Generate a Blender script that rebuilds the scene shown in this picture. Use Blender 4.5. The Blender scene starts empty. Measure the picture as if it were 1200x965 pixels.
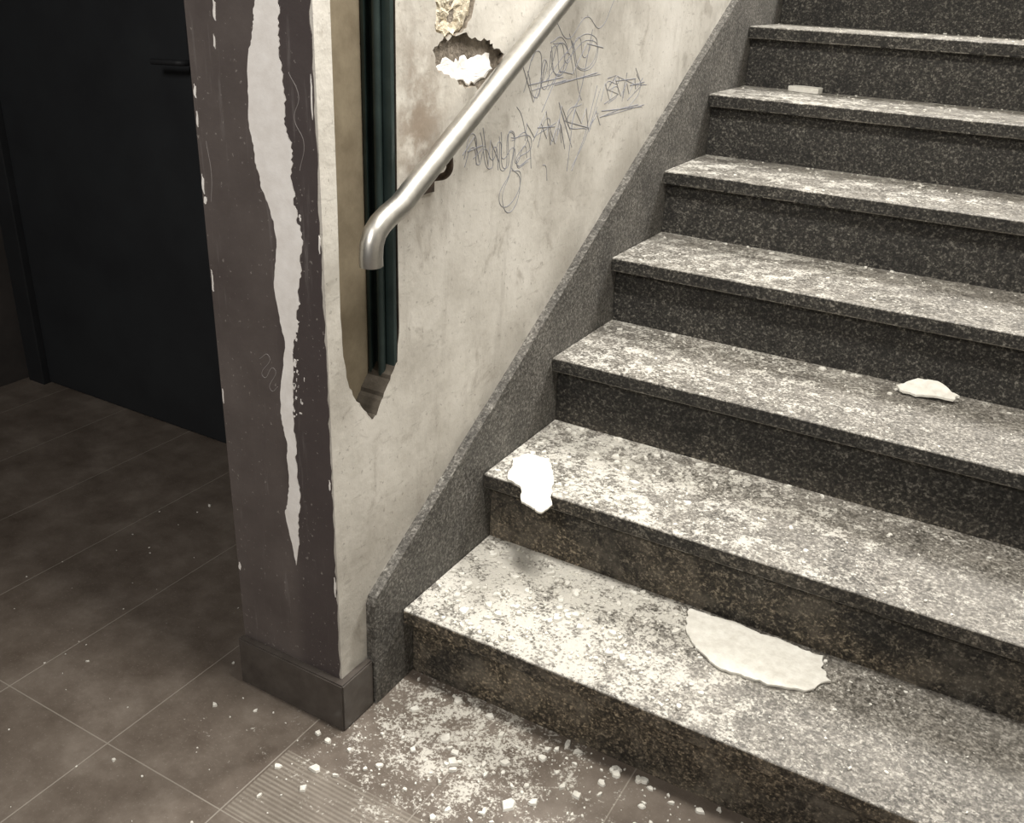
import bpy, bmesh, math, random
import numpy as np
from mathutils import Vector, Matrix, noise as mn
random.seed(7)
sc=bpy.context.scene
try: sc.view_settings.view_transform='Standard'
except Exception: pass
H=0.165; D=0.283; NO=0.0319; XA=-0.2512; YB=-0.1578; WX=-0.02
# ---------------------------------------------------------------- helpers
def link(o,parent=None):
    sc.collection.objects.link(o)
    if parent: o.parent=parent
    return o
def empty(name):
    e=bpy.data.objects.new(name,None); e.empty_display_size=.1; return link(e)
def from_bm(bm,name,mat=None,parent=None,smooth=False):
    me=bpy.data.meshes.new(name); bmesh.ops.recalc_face_normals(bm,faces=bm.faces[:]); bm.to_mesh(me); bm.free()
    if mat:
        for m in (mat if isinstance(mat,(list,tuple)) else [mat]): me.materials.append(m)
    if smooth:
        for p in me.polygons: p.use_smooth=True
    return link(bpy.data.objects.new(name,me),parent)
def box(name,lo,hi,mat,parent=None,bev=0,seg=2):
    bm=bmesh.new(); bmesh.ops.create_cube(bm,size=1)
    for v in bm.verts:
        v.co=Vector([lo[k]+(v.co[k]+.5)*(hi[k]-lo[k]) for k in range(3)])
    if bev: bmesh.ops.bevel(bm,geom=bm.edges[:],offset=bev,segments=seg,affect='EDGES',profile=.6)
    return from_bm(bm,name,mat,parent)
def ragged(pts,amp=.002,n=5,seed=0,closed=True):
    out=[]; m=len(pts); r=random.Random(seed)
    for i in range(m if closed else m-1):
        a=Vector(pts[i]);b=Vector(pts[(i+1)%m]); t=(b-a)
        nn=Vector((-t.y,t.x)); 
        if nn.length>0: nn.normalize()
        out.append(a)
        for k in range(1,n):
            out.append(a+t*(k/n)+nn*r.uniform(-amp,amp))
    if not closed: out.append(Vector(pts[-1]))
    return [(p.x,p.y) for p in out]
def prism(name,pts,f,depth,mat,parent=None,bev=0):
    """pts 2-d outline, f maps (u,v,w)->xyz, w from 0..depth"""
    bm=bmesh.new()
    a=[bm.verts.new(f(u,v,0)) for u,v in pts]; b=[bm.verts.new(f(u,v,depth)) for u,v in pts]
    bm.faces.new(a); bm.faces.new(b[::-1])
    n=len(pts)
    for i in range(n): bm.faces.new((a[i],b[i],b[(i+1)%n],a[(i+1)%n]))
    if bev: bmesh.ops.bevel(bm,geom=[e for e in bm.edges],offset=bev,segments=2,affect='EDGES')
    return from_bm(bm,name,mat,parent)
def tube(name,pts,r,mat,parent=None,res=4,bez=True,flat=None):
    cu=bpy.data.curves.new(name,'CURVE'); cu.dimensions='3D'; cu.bevel_depth=r; cu.bevel_resolution=res; cu.use_fill_caps=True
    for pl in pts:
        s=cu.splines.new('BEZIER' if bez else 'POLY')
        P=s.bezier_points if bez else s.points
        P.add(len(pl)-1)
        for q,p in zip(P,pl):
            if bez: q.co=p; q.handle_left_type=q.handle_right_type='AUTO'
            else: q.co=(*p,1)
    o=bpy.data.objects.new(name,cu); sc.collection.objects.link(o)
    dg=bpy.context.evaluated_depsgraph_get()
    me=bpy.data.meshes.new_from_object(o.evaluated_get(dg)); bpy.data.objects.remove(o)
    me.materials.clear(); me.materials.append(mat)
    for p in me.polygons: p.use_smooth=True
    return link(bpy.data.objects.new(name,me),parent)
class NT:
    def __init__(s,name):
        s.m=bpy.data.materials.new(name); s.m.use_nodes=True; s.t=s.m.node_tree; s.b=s.t.nodes['Principled BSDF']
        s.pos=s.n('ShaderNodeNewGeometry'); s.P=s.pos.outputs['Position']; s.N=s.pos.outputs['Normal']
    def n(s,ty,**k):
        x=s.t.nodes.new(ty)
        for a,v in k.items(): setattr(x,a,v)
        return x
    def l(s,a,b):
        if isinstance(a,(int,float,tuple)): b.default_value=a
        else: s.t.links.new(a,b)
    def math(s,op,a,b=0.,c=None,clamp=False):
        x=s.n('ShaderNodeMath',operation=op,use_clamp=clamp); s.l(a,x.inputs[0]); s.l(b,x.inputs[1])
        if c is not None: s.l(c,x.inputs[2])
        return x.outputs[0]
    def noise(s,scale,detail=3,rough=.5,vec=None,dist=0):
        x=s.n('ShaderNodeTexNoise'); x.inputs['Scale'].default_value=scale; x.inputs['Detail'].default_value=detail
        x.inputs['Roughness'].default_value=rough; x.inputs['Distortion'].default_value=dist
        s.l(vec or s.P,x.inputs['Vector']); return x.outputs['Fac']
    def vor(s,scale,vec=None,feature='F1',out='Distance'):
        x=s.n('ShaderNodeTexVoronoi',feature=feature); x.inputs['Scale'].default_value=scale; s.l(vec or s.P,x.inputs['Vector']); return x.outputs[out]
    def scalev(s,v):
        x=s.n('ShaderNodeVectorMath',operation='MULTIPLY'); s.l(s.P,x.inputs[0]); x.inputs[1].default_value=v; return x.outputs[0]
    def ramp(s,f,stops,interp='LINEAR'):
        x=s.n('ShaderNodeValToRGB'); x.color_ramp.interpolation=interp
        e=x.color_ramp.elements
        while len(e)<len(stops): e.new(.5)
        for q,(p,c) in zip(e,stops):
            q.position=p; q.color=(*(c if isinstance(c,tuple) else (c,c,c)),1)
        s.l(f,x.inputs[0]); return x.outputs[0]
    def sstep(s,f,a,b,lo=0.,hi=1.):
        x=s.n('ShaderNodeMapRange',interpolation_type='SMOOTHSTEP'); s.l(f,x.inputs[0])
        for i,v in zip((1,2,3,4),(a,b,lo,hi)): x.inputs[i].default_value=v
        return x.outputs[0]
    def mix(s,f,a,b,mode='MIX'):
        x=s.n('ShaderNodeMix',data_type='RGBA',blend_type=mode)
        s.l(f,x.inputs[0])
        for v,i in ((a,6),(b,7)):
            if isinstance(v,tuple) and len(v)==3: v=(*v,1)
            s.l(v,x.inputs[i])
        return x.outputs[2]
    def xyz(s,v=None):
        x=s.n('ShaderNodeSeparateXYZ'); s.l(v or s.P,x.inputs[0]); return x.outputs
    def gauss(s,x,c,w):
        d=s.math('DIVIDE',s.math('SUBTRACT',x,c),w); return s.math('EXPONENT',s.math('MULTIPLY',s.math('MULTIPLY',d,d),-1.))
    def bump(s,h,strength,dist):
        x=s.n('ShaderNodeBump'); x.inputs['Strength'].default_value=strength; x.inputs['Distance'].default_value=dist
        s.l(h,x.inputs['Height']); s.l(x.outputs[0],s.b.inputs['Normal']); return x
    def out(s,col,rough=.6,metal=0,spec=.5):
        s.l(col if not(isinstance(col,tuple) and len(col)==3) else (*col,1),s.b.inputs['Base Color']); s.l(rough,s.b.inputs['Roughness'])
        s.b.inputs['Metallic'].default_value=metal; s.b.inputs['Specular IOR Level'].default_value=spec
        return s.m
DUST=(.68,.66,.595)
def dustmask(m,dens,coarse=26,fine=150,thr=.545):
    """dens node 0..1 -> granular powder mask"""
    n1=m.noise(coarse,4,.65); n2=m.noise(fine,4,.8)
    v=m.math('ADD',m.math('MULTIPLY',n1,.42),m.math('MULTIPLY',n2,.58))
    t=m.math('ADD',v,m.math('MULTIPLY',m.math('SUBTRACT',dens,.5),.17))
    f=m.sstep(t,thr,thr+.070)
    nz=m.xyz(m.N)[2]
    return m.math('MULTIPLY',f,m.sstep(nz,.5,.9))
# ---------------------------------------------------------------- materials
def granite(name,cols,brown=0.,dust=True,rough=.55,patch=.5,glaze=0.):
    m=NT(name)
    a=m.noise(125,5,.78); b=m.vor(260,out='Color'); bx=m.xyz(b)[0]
    v=m.math('ADD',m.math('MULTIPLY',a,.82),m.math('MULTIPLY',bx,.18))
    c=m.ramp(v,[(.34,cols[0]),(.46,cols[1]),(.55,cols[2]),(.68,cols[3])])
    p=m.noise(9,6,.7); c=m.mix(1.,c,m.ramp(p,[(.3,1-patch),(.7,1.+patch*.3)]),'MULTIPLY')
    X,Y,Z=m.xyz()
    if brown:  # low risers browner and lighter; grazing light there is put into the colour
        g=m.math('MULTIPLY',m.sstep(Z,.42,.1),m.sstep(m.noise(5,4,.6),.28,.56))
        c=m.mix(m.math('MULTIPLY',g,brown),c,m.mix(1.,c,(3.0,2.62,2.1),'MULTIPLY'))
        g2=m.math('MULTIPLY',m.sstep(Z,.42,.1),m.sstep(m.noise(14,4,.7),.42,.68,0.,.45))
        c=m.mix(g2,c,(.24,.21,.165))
    r=m.math('ADD',m.math('MULTIPLY',a,.35),rough-.2)
    if dust:
        zf=m.sstep(Z,.18,.46,1.,.55)
        wd=m.sstep(Z,.1,.5,.45,.85)
        dx=m.math('DIVIDE',m.math('SUBTRACT',X,.19),wd)
        d1=m.math('EXPONENT',m.math('MULTIPLY',m.math('MULTIPLY',dx,dx),-1.))
        dens=m.math('MULTIPLY',d1,zf)
        dens=m.math('ADD',dens,m.math('MULTIPLY',m.noise(3.5,2,.5),.42))
        f=dustmask(m,dens)
        c=m.mix(m.math('MULTIPLY',f,.80),c,DUST)
        fm=m.math('MULTIPLY',m.sstep(m.noise(6,5,.7),.35,.7),.20)
        c=m.mix(fm,c,(.46,.435,.39))
        r=m.math('ADD',r,m.math('MULTIPLY',f,.3),clamp=True)
    m.bump(v,.5,.004)
    return m.out(c,r)
M_tread=granite('granite_tread',[(.040,.036,.029),(.125,.115,.098),(.240,.224,.195),(.54,.515,.46)],patch=.4,rough=.44)
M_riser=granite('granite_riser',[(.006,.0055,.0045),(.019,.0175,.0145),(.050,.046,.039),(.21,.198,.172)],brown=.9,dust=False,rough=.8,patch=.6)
M_string=granite('granite_stringer',[(.042,.039,.033),(.090,.084,.074),(.150,.141,.125),(.31,.30,.27)],dust=False,rough=.7,patch=.5)

def plaster():
    m=NT('stained_plaster')
    X,Y,Z=m.xyz()
    n=m.noise(4,6,.65); c=m.ramp(n,[(.30,(.38,.355,.31)),(.5,(.57,.545,.49)),(.7,(.68,.655,.60))])
    s=m.noise(11,5,.7,dist=.6); c=m.mix(m.sstep(s,.54,.70,0,.5),c,(.27,.24,.20))
    st=m.noise(1,5,.65,vec=m.scalev((20,20,3))); c=m.mix(m.sstep(st,.54,.74,0,.45),c,(.34,.315,.275))
    sg=m.noise(1,4,.7,vec=m.scalev((14,14,60))); c=m.mix(m.sstep(sg,.61,.72,0,.38),c,(.2,.18,.155))
    fl=m.noise(90,3,.6); c=m.mix(m.sstep(fl,.63,.70,0,.5),c,(.22,.2,.175))
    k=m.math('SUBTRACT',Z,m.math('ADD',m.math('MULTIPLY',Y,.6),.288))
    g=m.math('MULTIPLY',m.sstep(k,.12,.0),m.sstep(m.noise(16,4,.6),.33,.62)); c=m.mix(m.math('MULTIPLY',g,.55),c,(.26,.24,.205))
    q=m.math('MULTIPLY',m.gauss(Y,.08,.08),m.gauss(Z,1.04,.14)); c=m.mix(m.math('MULTIPLY',q,m.sstep(m.noise(22,4,.6),.3,.6)),c,(.24,.195,.15))
    h=m.math('ADD',m.math('MULTIPLY',n,.7),m.math('MULTIPLY',m.noise(60,4,.6),.3)); m.bump(h,.35,.01)
    return m.out(c,.72)
M_plaster=plaster()
def paint():
    m=NT('dark_gray_paint')
    X,Y,Z=m.xyz()
    c=m.ramp(m.noise(6,5,.6),[(.3,(.080,.066,.062)),(.7,(.132,.113,.105))])
    c=m.mix(m.sstep(X,-.13,-.09,0,.6),c,(.052,.041,.043))
    st=m.noise(1,5,.7,vec=m.scalev((60,60,5))); c=m.mix(m.sstep(st,.58,.75,0,.4),c,(.26,.24,.23))
    fl=m.noise(140,2,.6); c=m.mix(m.sstep(fl,.68,.73,0,.5),c,(.4,.37,.34))
    m.bump(m.noise(45,4,.6),.2,.005)
    return m.out(c,.5)
M_paint=paint()
def simple(name,c1,c2,scale,rough=.6,metal=0,bump=.2,bd=.003,spec=.5):
    m=NT(name); n=m.noise(scale,5,.65); m.bump(n,bump,bd)
    return m.out(m.ramp(n,[(.3,c1),(.7,c2)]),rough,metal,spec)
M_chip=simple('white_plaster_fragment',(.60,.58,.52),(.78,.77,.71),60,.85,bump=.5)
M_peel=simple('exposed_white_plaster',(.82,.79,.75),(.96,.94,.91),35,.8,bump=.4)
M_crumb=simple('crumbling_plaster',(.42,.34,.22),(.80,.74,.60),70,.9,bump=1,bd=.01)
M_hole=simple('hole_interior',(.10,.08,.06),(.30,.26,.21),50,.95,bump=1,bd=.01)
M_chase=simple('ochre_chase_back',(.17,.135,.088),(.29,.245,.17),14,.8,bump=.3)
M_chased=simple('dark_chase_edge',(.035,.028,.020),(.10,.085,.065),30,.9,bump=.6)
M_teal=simple('dark_teal_metal',(.014,.024,.023),(.036,.056,.053),12,.4,.2,.1)
M_steel=simple('brushed_steel',(.42,.41,.38),(.58,.565,.53),40,.38,1,.05,.001)
M_rust=simple('rusty_iron',(.03,.022,.016),(.10,.068,.048),90,.8,.3,.6)
M_mark=simple('gray_marker_ink',(.17,.18,.21),(.32,.32,.34),60,.7,0,0)
M_scr=simple('pale_scratch',(.20,.18,.175),(.30,.28,.27),60,.7,0,0)
M_base=simple('dark_tile_skirting',(.055,.047,.041),(.088,.077,.068),25,.27,0,.08)
M_door=simple('dark_navy_door_paint',(.012,.0135,.016),(.020,.023,.026),5,.6,0,.08)
M_dframe=simple('dark_door_frame_paint',(.009,.010,.012),(.015,.0165,.0185),8,.65,0,.08)
M_dwall=simple('dark_wall_paint',(.032,.028,.026),(.060,.052,.047),6,.75,0,.2)
M_side=simple('side_wall_paint',(.33,.32,.29),(.45,.43,.39),3,.8,0,.1)
def floormat():
    m=NT('dark_stone_tile'); X,Y,Z=m.xyz()
    def line(c,o,p,w):
        t=m.math('DIVIDE',m.math('SUBTRACT',c,o),p); fr=m.math('FRACT',m.math('ADD',t,.5)); dd=m.math('MULTIPLY',m.math('ABSOLUTE',m.math('SUBTRACT',fr,.5)),p)
        return m.sstep(dd,w*.6,w*1.3,1.,0.)
    gl=m.math('MAXIMUM',line(X,-.065,.2735,.0013),line(Y,-.419,1.094,.0013))
    n=m.noise(7,6,.7); c=m.ramp(n,[(.3,(.090,.071,.056)),(.52,(.145,.120,.098)),(.72,(.215,.184,.154))])
    f2=m.noise(230,2,.6); c=m.mix(m.sstep(f2,.60,.72,0,.5),c,(.25,.225,.19))
    reg=m.math('MULTIPLY',m.math('MULTIPLY',m.sstep(X,-.062,-.060),m.sstep(X,.478,.476,0,1)),m.math('MULTIPLY',m.sstep(Y,-.415,-.413),m.sstep(Y,-.262,-.260,1.,0.)))
    rib=m.math('SINE',m.math('MULTIPLY',Y,2*math.pi/.0085))
    ribh=m.math('MULTIPLY',m.math('MULTIPLY',m.math('ADD',rib,1.),.5),reg)
    c=m.mix(m.math('MULTIPLY',reg,.15),c,(.26,.24,.20)); c=m.mix(m.math('MULTIPLY',ribh,m.math('MULTIPLY',m.noise(20,3,.6),.45)),c,(.50,.46,.39))
    c=m.mix(m.math('MULTIPLY',gl,.6),c,(.34,.31,.265))
    dens=m.math('MULTIPLY',m.gauss(X,.20,.30),m.gauss(Y,-.08,.27))
    dens=m.math('MULTIPLY',dens,.92)
    dens=m.math('ADD',dens,m.math('MULTIPLY',m.gauss(X,.05,.5),.12))
    f=dustmask(m,dens,22,150,.555); c=m.mix(m.math('MULTIPLY',f,.78),c,DUST)
    h=m.math('ADD',m.math('MULTIPLY',n,.2),m.math('SUBTRACT',m.math('MULTIPLY',ribh,.5),m.math('MULTIPLY',gl,.4)))
    m.bump(h,.5,.003)
    return m.out(c,m.math('ADD',.32,m.math('MULTIPLY',n,.3)))
M_floor=floormat()
# ---------------------------------------------------------------- shell
XR=2.3; YE=4.2; ZC=2.75
box('floor',(-2.6,-3.2,-.1),(XR+.15,.55,0),M_floor)
box('wall_back',(-2.6,.56,0),(XA+.0,.70,ZC),M_dwall)
box('wall_left',(-2.6,-3.2,0),(-1.88,.56,ZC),M_dwall)
box('wall_right',(XR,-3.2,0),(XR+.15,YE,4.6),M_side)
box('ceiling',(-1.88,-.75,2.0),(XA-.004,.56,2.12),M_dwall)
# flush dark door in the alcove
dr=empty('metal_service_door')
box('leaf',(-1.78,.525,.006),(-.86,.56,1.92),M_door,dr,.003)
for k,(a,b) in enumerate((((-1.86,.505,0),(-1.785,.56,1.99)),((-.855,.505,0),(-.78,.56,1.99)),((-1.86,.505,1.93),(-.78,.56,1.99)))):
    box('jamb_%d'%(k+1),a,b,M_dframe,dr,.003)
box('handle_plate',(-1.0,.517,.93),(-.955,.526,1.12),M_dframe,dr,.003)
tube('handle_lever',[[(-.978,.52,1.04),(-.978,.475,1.04),(-1.0,.468,1.04),(-1.07,.468,1.037)]],.007,M_dframe,dr)

# stair wall: core + plaster layer with an open chase, painted end
YC=4.2; ZT=4.6
wall=empty('wall_stair')
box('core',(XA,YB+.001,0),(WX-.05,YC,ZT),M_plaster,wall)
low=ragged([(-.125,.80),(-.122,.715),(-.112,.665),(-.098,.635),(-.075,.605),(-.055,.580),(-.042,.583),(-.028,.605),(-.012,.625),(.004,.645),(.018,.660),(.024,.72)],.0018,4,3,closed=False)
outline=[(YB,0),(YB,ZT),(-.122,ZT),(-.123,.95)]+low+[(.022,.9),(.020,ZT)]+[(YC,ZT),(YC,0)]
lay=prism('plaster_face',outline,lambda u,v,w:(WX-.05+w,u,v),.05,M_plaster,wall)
def rg(l,a,s,n=4): return ragged([(u/1000,v/1000) for u,v in l],a,n,s)
H1=rg([(130,1265),(124,1222),(123,1186),(150,1164),(185,1172),(214,1180),(236,1215),(250,1265)],.005,5)
H2=rg([(118,1150),(128,1126),(149,1114),(180,1104),(214,1086),(240,1088),(270,1080),(311,1086),(332,1104),(338,1136),(305,1145),(290,1160),(251,1161),(215,1174),(173,1170),(145,1164)],.005,6)
cuts=[prism('cut',o,lambda u,v,w,dd=dd:(WX-dd+w,u,v),.05,M_hole) for o,dd in ((H1,.007),(H2,.008))]
for i,c in enumerate(cuts):
    md=lay.modifiers.new('b%d'%i,'BOOLEAN'); md.object=c; md.operation='DIFFERENCE'; md.solver='EXACT'
lay.data.materials.append(M_hole)
dg=bpy.context.evaluated_depsgraph_get()
nm=bpy.data.meshes.new_from_object(lay.evaluated_get(dg)); lay.modifiers.clear(); lay.data=nm
for c in cuts: bpy.data.objects.remove(c)
nm.materials.append(M_chased); ci=len(nm.materials)-1
for p in nm.polygons:
    c=p.center
    if abs(p.normal.x)<.5 and -.128<c.y<.03 and c.z>.56: p.material_index=ci
# painted end of the wall (thin skin)
prism('painted_end',[(XA-.002,0),(XA-.002,ZT),(WX-.0045,ZT)]+ragged([(WX-.0045,ZT),(WX-.0045,1.25)],.0,2,1,False)[1:]+ragged([(WX-.004,1.25),(WX-.004,0)],.0022,90,2,False),lambda u,v,w:(u,YB-.0015+w,v),.0035,M_paint,wall)
box('painted_side',(XA-.002,YB,0),(XA+.001,.56,ZT),M_paint,wall)
# crumbled fill inside holes
def rough_patch(name,pts,x0,amp,mat,seed,parent,fr=60):
    bm=bmesh.new(); pl=[Vector((p[0],p[1])) for p in pts]; c=sum(pl,Vector((0,0)))/len(pl)
    rings=[]; K=9
    for k in range(K,0,-1):
        t=k/K; ring=[]
        for p in pl:
            q=c+(p-c)*t
            ring.append(bm.verts.new((x0+(0 if k==K else amp*(mn.fractal(Vector((q.x*fr+seed,q.y*fr,0)),.7,2,4)*.9+.35)),*q)))
        rings.append(ring)
    cv=bm.verts.new((x0+amp*.35,c.x,c.y)); n=len(pl)
    for a,b in zip(rings[:-1],rings[1:]):
        for i in range(n): bm.faces.new((a[i],a[(i+1)%n],b[(i+1)%n],b[i]))
    for i in range(n): bm.faces.new((rings[-1][i],rings[-1][(i+1)%n],cv))
    return from_bm(bm,name,mat,parent)
rough_patch('crumbled_patch',H1,WX-.0075,.007,M_crumb,1,wall,32)
H2w=rg([(126,1120),(155,1136),(190,1128),(212,1138),(250,1134),(300,1138),(312,1112),(262,1094),(227,1091),(185,1104),(145,1112)],.006,9)
rough_patch('white_patch',H2w,WX-.007,.002,M_peel,5,wall,14)
# chase back + metal profile in the chase
prism('chase_back',[(-.125,.57),(.024,.57),(.024,ZT),(-.125,ZT)],lambda u,v,w:(WX-.052+w,u,v),.004,M_chase,wall)
pf=empty('teal_metal_upright')
box('flange',(WX-.046,.011,.648),(WX-.001,.019,ZT-.01),M_teal,pf,.0015)
box('lip',(WX-.046,-.002,.635),(WX-.040,.012,ZT-.01),M_teal,pf,.001)
tube('conduit',[[(WX-.022,.004,.632),(WX-.022,.004,ZT-.01)]],.0065,M_teal,pf,bez=False)
# peeled paint on end face
PL=[(-118,1217),(-125,1185),(-136,1152),(-145,1072),(-139,1001),(-124,954),(-107,893),(-118,825),(-103,732),(-122,610),(-112,551),(-114,471),(-128,416),(-110,315)]
PR=[(-77,1219),(-81,1156),(-76,1079),(-68,1022),(-70,949),(-57,908),(-67,835),(-75,766),(-86,736),(-93,633),(-96,525),(-95,427),(-102,357)]
PL=[(u/1000,v/1000) for u,v in PL]; PR=[(u/1000,v/1000) for u,v in PR]
PL=[(-.10,1.60),(-.112,1.42),(-.105,1.30)]+PL; PR=[(-.085,1.42),(-.072,1.30)]+PR
peel=ragged(ragged(PL,.003,3,11,False),.0012,4,31,False)+ragged(ragged(PR[::-1],.004,4,12,False),.002,4,32,False)
scars=empty('peeled_paint_scar')
prism('main_strip',peel,lambda u,v,w:(u,YB-.0024+w,v),.0014,M_peel,scars)
rr=random.Random(4)
k=0
FL=[(-.2475,1.09,.003,.02),(-.2485,1.05,.002,.03),(-.249,.955,.003,.03),(-.248,.93,.004,.012),(-.249,.80,.002,.04),(-.249,.26,.003,.02),(-.25,.60,.0015,.03),(-.082,.86,.006,.02),(-.079,.80,.004,.03),(-.085,.70,.004,.014),(-.195,1.2,.003,.035),(-.2,1.16,.002,.02),(-.09,.66,.004,.012),(-.025,.9,.002,.03),(-.026,.5,.002,.02),(-.025,.3,.002,.05),(-.027,1.1,.0015,.06)]
for _ in range(60):
    z=rr.uniform(.60,.95); FL.append((-.078+rr.gauss(0,.008)-(.95-z)*.03,z,rr.uniform(.0006,.0024),rr.uniform(.002,.008)))
for (u,v,a,b) in FL:
    k+=1
    o=[(u+a*math.cos(t)*rr.uniform(.5,1.1)+ (.3*a*math.sin(3*t)),v+b*.5*math.sin(t)*rr.uniform(.7,1.1)) for t in [i*2*math.pi/10 for i in range(10)]]
    prism('fleck_%d'%k,o,lambda u,v,w:(u,YB-.0023+w,v),.0012,M_peel,scars)
tube('scratch',[[(-.066,YB-.0016,1.13),(-.05,YB-.0016,1.10),(-.06,YB-.0016,1.07),(-.045,YB-.0016,1.04),(-.055,YB-.0016,1.0)],[(-.16,YB-.0016,.69),(-.14,YB-.0016,.70),(-.155,YB-.0016,.66),(-.13,YB-.0016,.68),(-.14,YB-.0016,.64),(-.125,YB-.0016,.65)],[(-.235,YB-.0016,1.02),(-.23,YB-.0016,.97),(-.236,YB-.0016,.93)]],.0006,M_scr,scars,2)
# skirting around the wall end
prism('baseboard_wall_end',[(XA-.006,YB-.017),(WX+.015,YB-.017),(WX+.015,-.086),(WX+.0,-.086),(WX+.0,YB-.0012),(XA-.006,YB-.0012)],lambda u,v,w:(u,v,w),.104,M_base,None,.0028)
# slanted granite stringer
st=[(-.085,0),(-.0855,.10),(-.084,.222),(-.078,.238)]+ragged([(-.07,.243),(.387,.512),(1.0,.884),(1.75,1.333),(3.25,2.24)],.0012,14,5,False)+[(3.25,1.70),(.2,0)]
prism('trim_stair_stringer',st,lambda u,v,w:(WX-.001+w,u,v),.0205,M_string)
# ---------------------------------------------------------------- stairs
stairs=empty('granite_staircase')
def slab_edge_tread(i):
    y0=(i-1)*D; y1=i*D+NO+.01; z1=i*H; z0=z1-.033
    bm=bmesh.new(); nx=160; X0=.001; X1=XR-.001
    prof=[]
    r=.005
    for a in range(5):
        t=math.pi/2*a/4; prof.append((y0+r-r*math.sin(t),z1-r+r*math.cos(t)))
    prof=[(y1,z1)]+prof+[(y0+.001,z0+.003),(y0+.004,z0),(y1,z0)]
    rows=[]
    for k in range(nx+1):
        x=X0+(X1-X0)*(k/nx)**1.25
        row=[]
        for j,(y,z) in enumerate(prof):
            d=0
            if 1<=j<=6:
                d=max(0,mn.noise(Vector((x*22,i*7.3,0)))-.15)*.006+max(0,mn.noise(Vector((x*75,i*3.1,5)))-.1)*.003
            row.append(bm.verts.new((x,y+d,z-(d*.5 if 1<=j<=4 else 0))))
        rows.append(row)
    n=len(prof)
    for a,b in zip(rows[:-1],rows[1:]):
        for j in range(n): bm.faces.new((a[j],a[(j+1)%n],b[(j+1)%n],b[j]))
    bm.faces.new(rows[0]); bm.faces.new(rows[-1][::-1])
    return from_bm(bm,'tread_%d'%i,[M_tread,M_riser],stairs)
NS=12
for i in range(1,NS+1):
    t=slab_edge_tread(i)
    for p in t.data.polygons:
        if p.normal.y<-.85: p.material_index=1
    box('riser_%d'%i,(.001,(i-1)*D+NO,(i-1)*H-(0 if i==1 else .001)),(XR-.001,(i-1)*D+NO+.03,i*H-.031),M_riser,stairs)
box('landing',(.001,NS*D+.02,NS*H-.2),(XR-.001,YE,NS*H-.0005),M_tread,stairs)
# ---------------------------------------------------------------- handrail
hr=empty('handrail'); RX=.022; R=.0178
def railz(y): return .930+(y+.045)*.570
pts=[(-.101,.862),(-.1015,.876),(-.0995,.893),(-.092,.909),(-.078,.920),(-.060,.9285)]
pts=[(RX,y,z) for y,z in pts]+[(RX,y,railz(y)) for y in (-.03,.05,.3,1,2,3.1)]
tube('rail',[pts],R,M_steel,hr,8,bez=False)
for k,y in enumerate((.105,1.1,2.1,3.0)):
    zz=railz(y)
    tube('bracket_arm_%d'%(k+1),[[(WX-.004,y,zz-.060),(WX+.014,y,zz-.058),(RX-.002,y,zz-.046),(RX,y,zz-.012)]],.0058,M_rust,hr)
    prism('bracket_plate_%d'%(k+1),ragged([(y-.016,zz-.085),(y+.016,zz-.085),(y+.017,zz-.032),(y-.017,zz-.032)],.001,3,k),lambda u,v,w:(WX-.001+w,u,v),.004,M_rust,hr)
# ---------------------------------------------------------------- graffiti
G="210,978 247,1005 266,959/226,982 276,987/275,1017 296,948 302,992 335,950/332,996 352,932 372,999 383,936 340,879 379,864 418,915 384,928/379,983 438,984 399,941 455,942/462,973 509,1024 535,957 566,1003 591,958/477,996 549,991/561,1036 622,955/657,1037 593,997 708,972/743,1012 710,963/405,1116 455,1045 497,1119 477,1058/511,1148 563,1154 588,1106 535,1093 513,1133/502,1080 585,1130 676,1159 721,1133 647,1095 608,1145/538,1070 730,1082/435,1077 573,1083/639,891 690,956 735,1056/785,1067 829,1071 789,1044 851,1030 778,1015/888,1073 877,1019/831,1059 941,1057/935,1080 980,1040 903,1012/910,1044 994,1046/767,1001 993,991"
gl=[[(float(a.split(',')[0])/1000,float(a.split(',')[1])/1000) for a in s.split()] for s in G.split('/')]
rg2=random.Random(9); ex=[]
for s in gl:
    ex.append([(y+rg2.uniform(-.016,.016)+.006,z+rg2.uniform(-.013,.013)-.004) for y,z in s])
def scrib(y0,z0,y1,z1,n,amp):
    o=[]
    for i in range(n):
        t=i/(n-1); o.append((y0+(y1-y0)*t+rg2.uniform(-.012,.012),z0+(z1-z0)*t+amp*(1 if i%2 else -1)*rg2.uniform(.3,1)))
    return o
ang=[scrib(.42,1.0,.60,.975,9,.035),scrib(.56,1.0,.76,.99,9,.03),scrib(.76,1.04,.98,1.045,10,.024),scrib(.77,.99,.98,1.0,3,.003),scrib(.62,.90,.68,1.16,4,.008),scrib(.50,1.04,.74,1.16,5,.03)]
ex+=[scrib(.22,.975,.45,.955,11,.022),scrib(.42,1.10,.62,1.11,7,.04),scrib(.52,1.13,.70,1.13,6,.035),scrib(.40,1.05,.46,.93,5,.012),scrib(.50,.93,.54,.88,4,.01)]
ex+=[scrib(.44,1.15,.80,1.19,6,.035),scrib(.60,1.17,.66,1.02,4,.02)]
gf=empty('wall_graffiti'); W3=lambda L:[[(WX-.0002,y,z) for y,z in s] for s in L]
tube('curly_tag',W3([s for i,s in enumerate(gl) if i in (3,4,11,12)]+ex),.0009,M_mark,gf,2)
tube('angular_tag',W3([s for i,s in enumerate(gl) if i not in (3,4,11,12)]+ang),.0011,M_mark,gf,2,bez=False)
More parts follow.
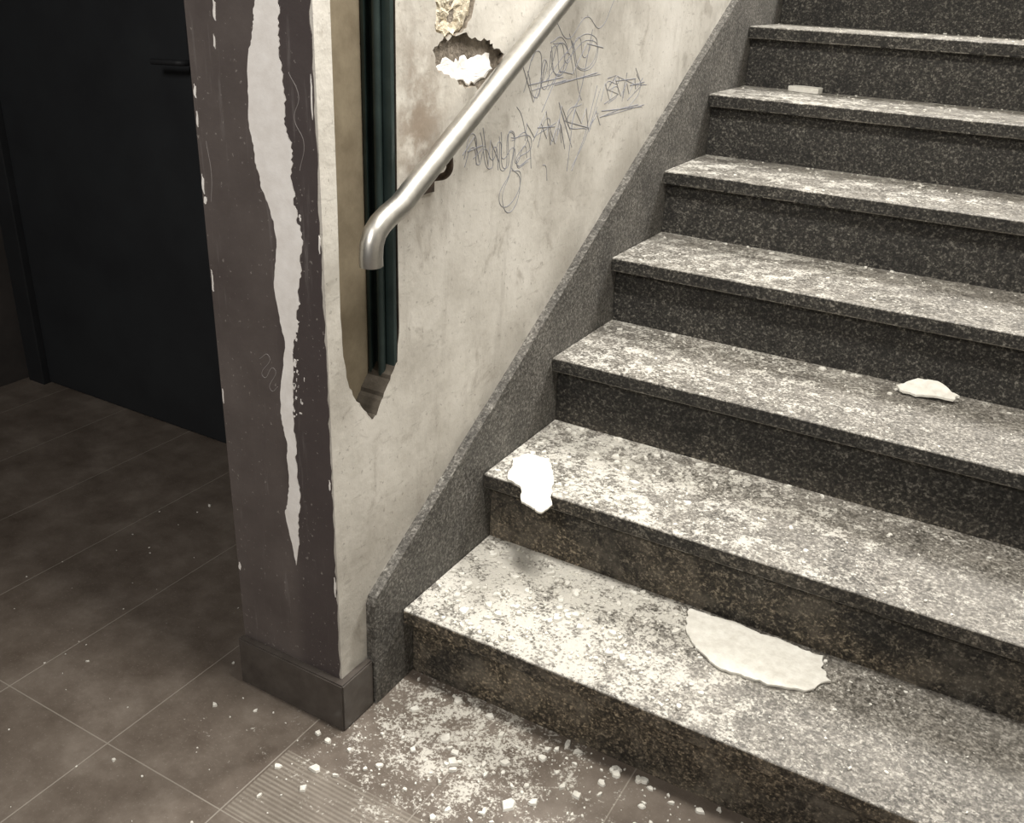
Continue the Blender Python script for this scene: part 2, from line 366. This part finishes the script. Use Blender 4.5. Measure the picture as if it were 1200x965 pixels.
# ---------------------------------------------------------------- plaster debris
def fragment(name,pts,z,th,seed,parent=None,tilt=None,amp=.004,sub=5):
    o=ragged(ragged(pts,amp,3,seed),amp*.35,2,seed+50); bm=bmesh.new(); c=sum((Vector(p) for p in o),Vector((0,0)))/len(o); n=len(o)
    def ring(t,zz,j=0): return [bm.verts.new((*(c+(Vector(p)-c)*t),zz+j*mn.noise(Vector((p[0]*25,p[1]*25,seed+t*2))))) for p in o]
    rs=[ring(.985,z),ring(1,z+th*.7),ring(.996,z+th),ring(.75,z+th,.0008),ring(.4,z+th*1.1,.001)]
    bm.faces.new(rs[0])
    for a,b in zip(rs[:-1],rs[1:]):
        for i in range(n): bm.faces.new((a[i],a[(i+1)%n],b[(i+1)%n],b[i]))
    cv=bm.verts.new((*c,z+th*1.1))
    for i in range(n): bm.faces.new((rs[-1][i],rs[-1][(i+1)%n],cv))
    if tilt:
        for v in bm.verts: v.co=tilt(v.co)
    return from_bm(bm,name,M_chip,parent)
S=lambda l:[(a/1000,b/1000) for a,b in l]
fragment('fallen_plaster_slab',S([(462,298),(466,262),(484,222),(512,192),(544,172),(585,162),(624,166),(665,172),(712,186),(744,236),(720,262),(716,298),(680,294),(644,300),(600,296),(558,304),(505,298)]),H+.0005,.006,1)
fragment('fallen_plaster_slab',S([(19,365),(40,322),(58,282),(96,268),(124,221),(150,214),(176,206),(180,243),(158,288),(138,332),(108,376),(79,407),(35,405)]),2*H+.0005,.005,2)
fragment('fallen_plaster_slab',S([(684,812),(720,846),(760,850),(808,820),(795,806),(740,800),(700,798)]),3*H+.0005,.005,3,
   tilt=lambda c:Vector((c.x,.838+(c.y-.838)*.75+.004,3*H+.014+(c.z-3*H)+(c.y-.82)*.45)))
fragment('fallen_plaster_slab',S([(140,1690),(230,1672),(236,1700),(228,1722),(150,1725)]),6*H+.0005,.014,4,amp=.001)
# rubble: small chips, one mesh per level
rr=random.Random(21)
BM={}
def chip(x,y,i,s):
    bm=BM.setdefault(i,bmesh.new()); z=i*H+.0004
    n=rr.randint(4,8); a0=rr.uniform(0,6.28); th=min(s*rr.uniform(.15,.38),.004)
    el=rr.uniform(.4,1); ro=rr.uniform(0,3.14); sx,sy=rr.uniform(-.12,.12),rr.uniform(-.12,.12)
    bot=[];top=[]
    for k in range(n):
        a=a0+k*2*math.pi/n+rr.uniform(-.3,.3); r=s*.5*rr.uniform(.6,1.15)
        dx,dy=r*math.cos(a),r*el*math.sin(a); dx,dy=dx*math.cos(ro)-dy*math.sin(ro),dx*math.sin(ro)+dy*math.cos(ro)
        bot.append(bm.verts.new((x+dx,y+dy,z))); top.append(bm.verts.new((x+dx*.85,y+dy*.85,z+th*rr.uniform(.7,1.2)+abs(dx*sx+dy*sy))))
    bm.faces.new(bot[::-1]); bm.faces.new(top)
    for k in range(n): bm.faces.new((bot[k],bot[(k+1)%n],top[(k+1)%n],top[k]))
def size(big=.012):
    return .0022+ (big)*rr.random()**5 + .003*rr.random()
def okfloor(x,y): return y<NO-.009 and not (x<.012 and y>YB-.03) and not(x<.012 and y>-.2)
cnt=0
while cnt<430:
    x=rr.gauss(.26,.21); y=-abs(rr.gauss(0,.18))+NO-.01
    if okfloor(x,y) and y>-.5: chip(x,y,0,size(.020)); cnt+=1
for _ in range(120):
    x=rr.uniform(-.9,.9); y=rr.uniform(-.7,.3)
    if okfloor(x,y) or (x<XA-.03): chip(x,y,0,size(.007))
for _ in range(60):
    x=rr.uniform(.3,.8); y=rr.uniform(-.25,0)
    chip(x,y,0,size(.014))
def tread(i,n,xm,xs,big=.010,back=False):
    c=0
    while c<n:
        x=rr.gauss(xm,xs); y=(i-1)*D+rr.uniform(.012,D+NO-.012)
        if back: y=i*D+NO-.010-abs(rr.gauss(0,.018))
        if x<.012 or x>1.9: continue
        chip(x,y,i,size(big)); c+=1
tread(1,620,.19,.19,.018); tread(1,200,.5,.3,.009); tread(1,25,.5,.35,.012,True)
tread(2,330,.17,.18,.018); tread(2,180,.5,.3,.009); tread(2,45,.45,.25,.014,True)
tread(3,160,.4,.3,.011); tread(3,30,.3,.25,.014,True)
tread(4,150,.45,.3,.011); tread(4,18,.4,.3,.012,True)
tread(5,120,.5,.3,.010); tread(5,14,.4,.3,.010,True)
tread(6,110,.5,.3,.010); tread(7,90,.5,.3,.009); tread(8,40,.5,.3,.008)
for (x,y,i,s) in [(.20,-.13,0,.03),(.16,-.09,0,.026),(.33,-.16,0,.03),(.24,-.03,0,.02),(.42,-.08,0,.024),(.07,-.06,0,.024),(.52,-.1,0,.02),(.13,.10,1,.024),(.10,.06,1,.03),(.25,.12,1,.018),(.28,.42,2,.032),(.24,.47,2,.022),(.43,.58,2,.018),(.36,.575,2,.018),(.17,.86,3,.018),(.32,.86,3,.02),(.6,.86,3,.018),(.05,.82,3,.018),(-.25,-.25,0,.014),(-.05,-.3,0,.018)]:
    chip(x,y,i,s)
for i in sorted(BM): from_bm(BM[i],'plaster_rubble',M_chip)
# ---------------------------------------------------------------- lights
def area(name,loc,size,sy,power,col,target):
    l=bpy.data.lights.new(name,'AREA'); l.shape='RECTANGLE'; l.size=size; l.size_y=sy; l.energy=power; l.color=col
    o=bpy.data.objects.new(name,l); link(o); o.location=loc
    d=Vector(target)-Vector(loc); o.rotation_euler=d.to_track_quat('-Z','Y').to_euler(); return o
area('front_fill',(.55,-.05,2.55),.25,.7,52,(1,.955,.885),(.3,.0,0))
area('front_fill',(1.1,2.6,3.5),.4,1.0,135,(1,.965,.92),(.8,1.2,.8))
area('front_fill',(.25,-2.2,2.4),.5,.5,40,(1,.95,.895),(-.2,-.2,.4))  # added fill from the camera side, brightens the wall end and floor
w=bpy.data.worlds.new('World'); sc.world=w; w.use_nodes=True
w.node_tree.nodes['Background'].inputs[0].default_value=(1,.96,.92,1); w.node_tree.nodes['Background'].inputs[1].default_value=.15
# ---------------------------------------------------------------- camera
yaw,pit,roll,f=-.5044,.4350,.0459,1105.6
fw=Vector((math.sin(yaw)*math.cos(pit),math.cos(yaw)*math.cos(pit),-math.sin(pit)))
rt=Vector((math.cos(yaw),-math.sin(yaw),0)); up=rt.cross(fw)
r2=rt*math.cos(roll)+up*math.sin(roll); u2=-rt*math.sin(roll)+up*math.cos(roll)
cd=bpy.data.cameras.new('Camera'); cd.sensor_width=36; cd.lens=36*f/1200; cd.clip_start=.02
co=bpy.data.objects.new('Camera',cd); link(co)
co.matrix_world=Matrix(((r2.x,u2.x,-fw.x,.8686),(r2.y,u2.y,-fw.y,-1.1826),(r2.z,u2.z,-fw.z,1.2648),(0,0,0,1)))
sc.camera=co
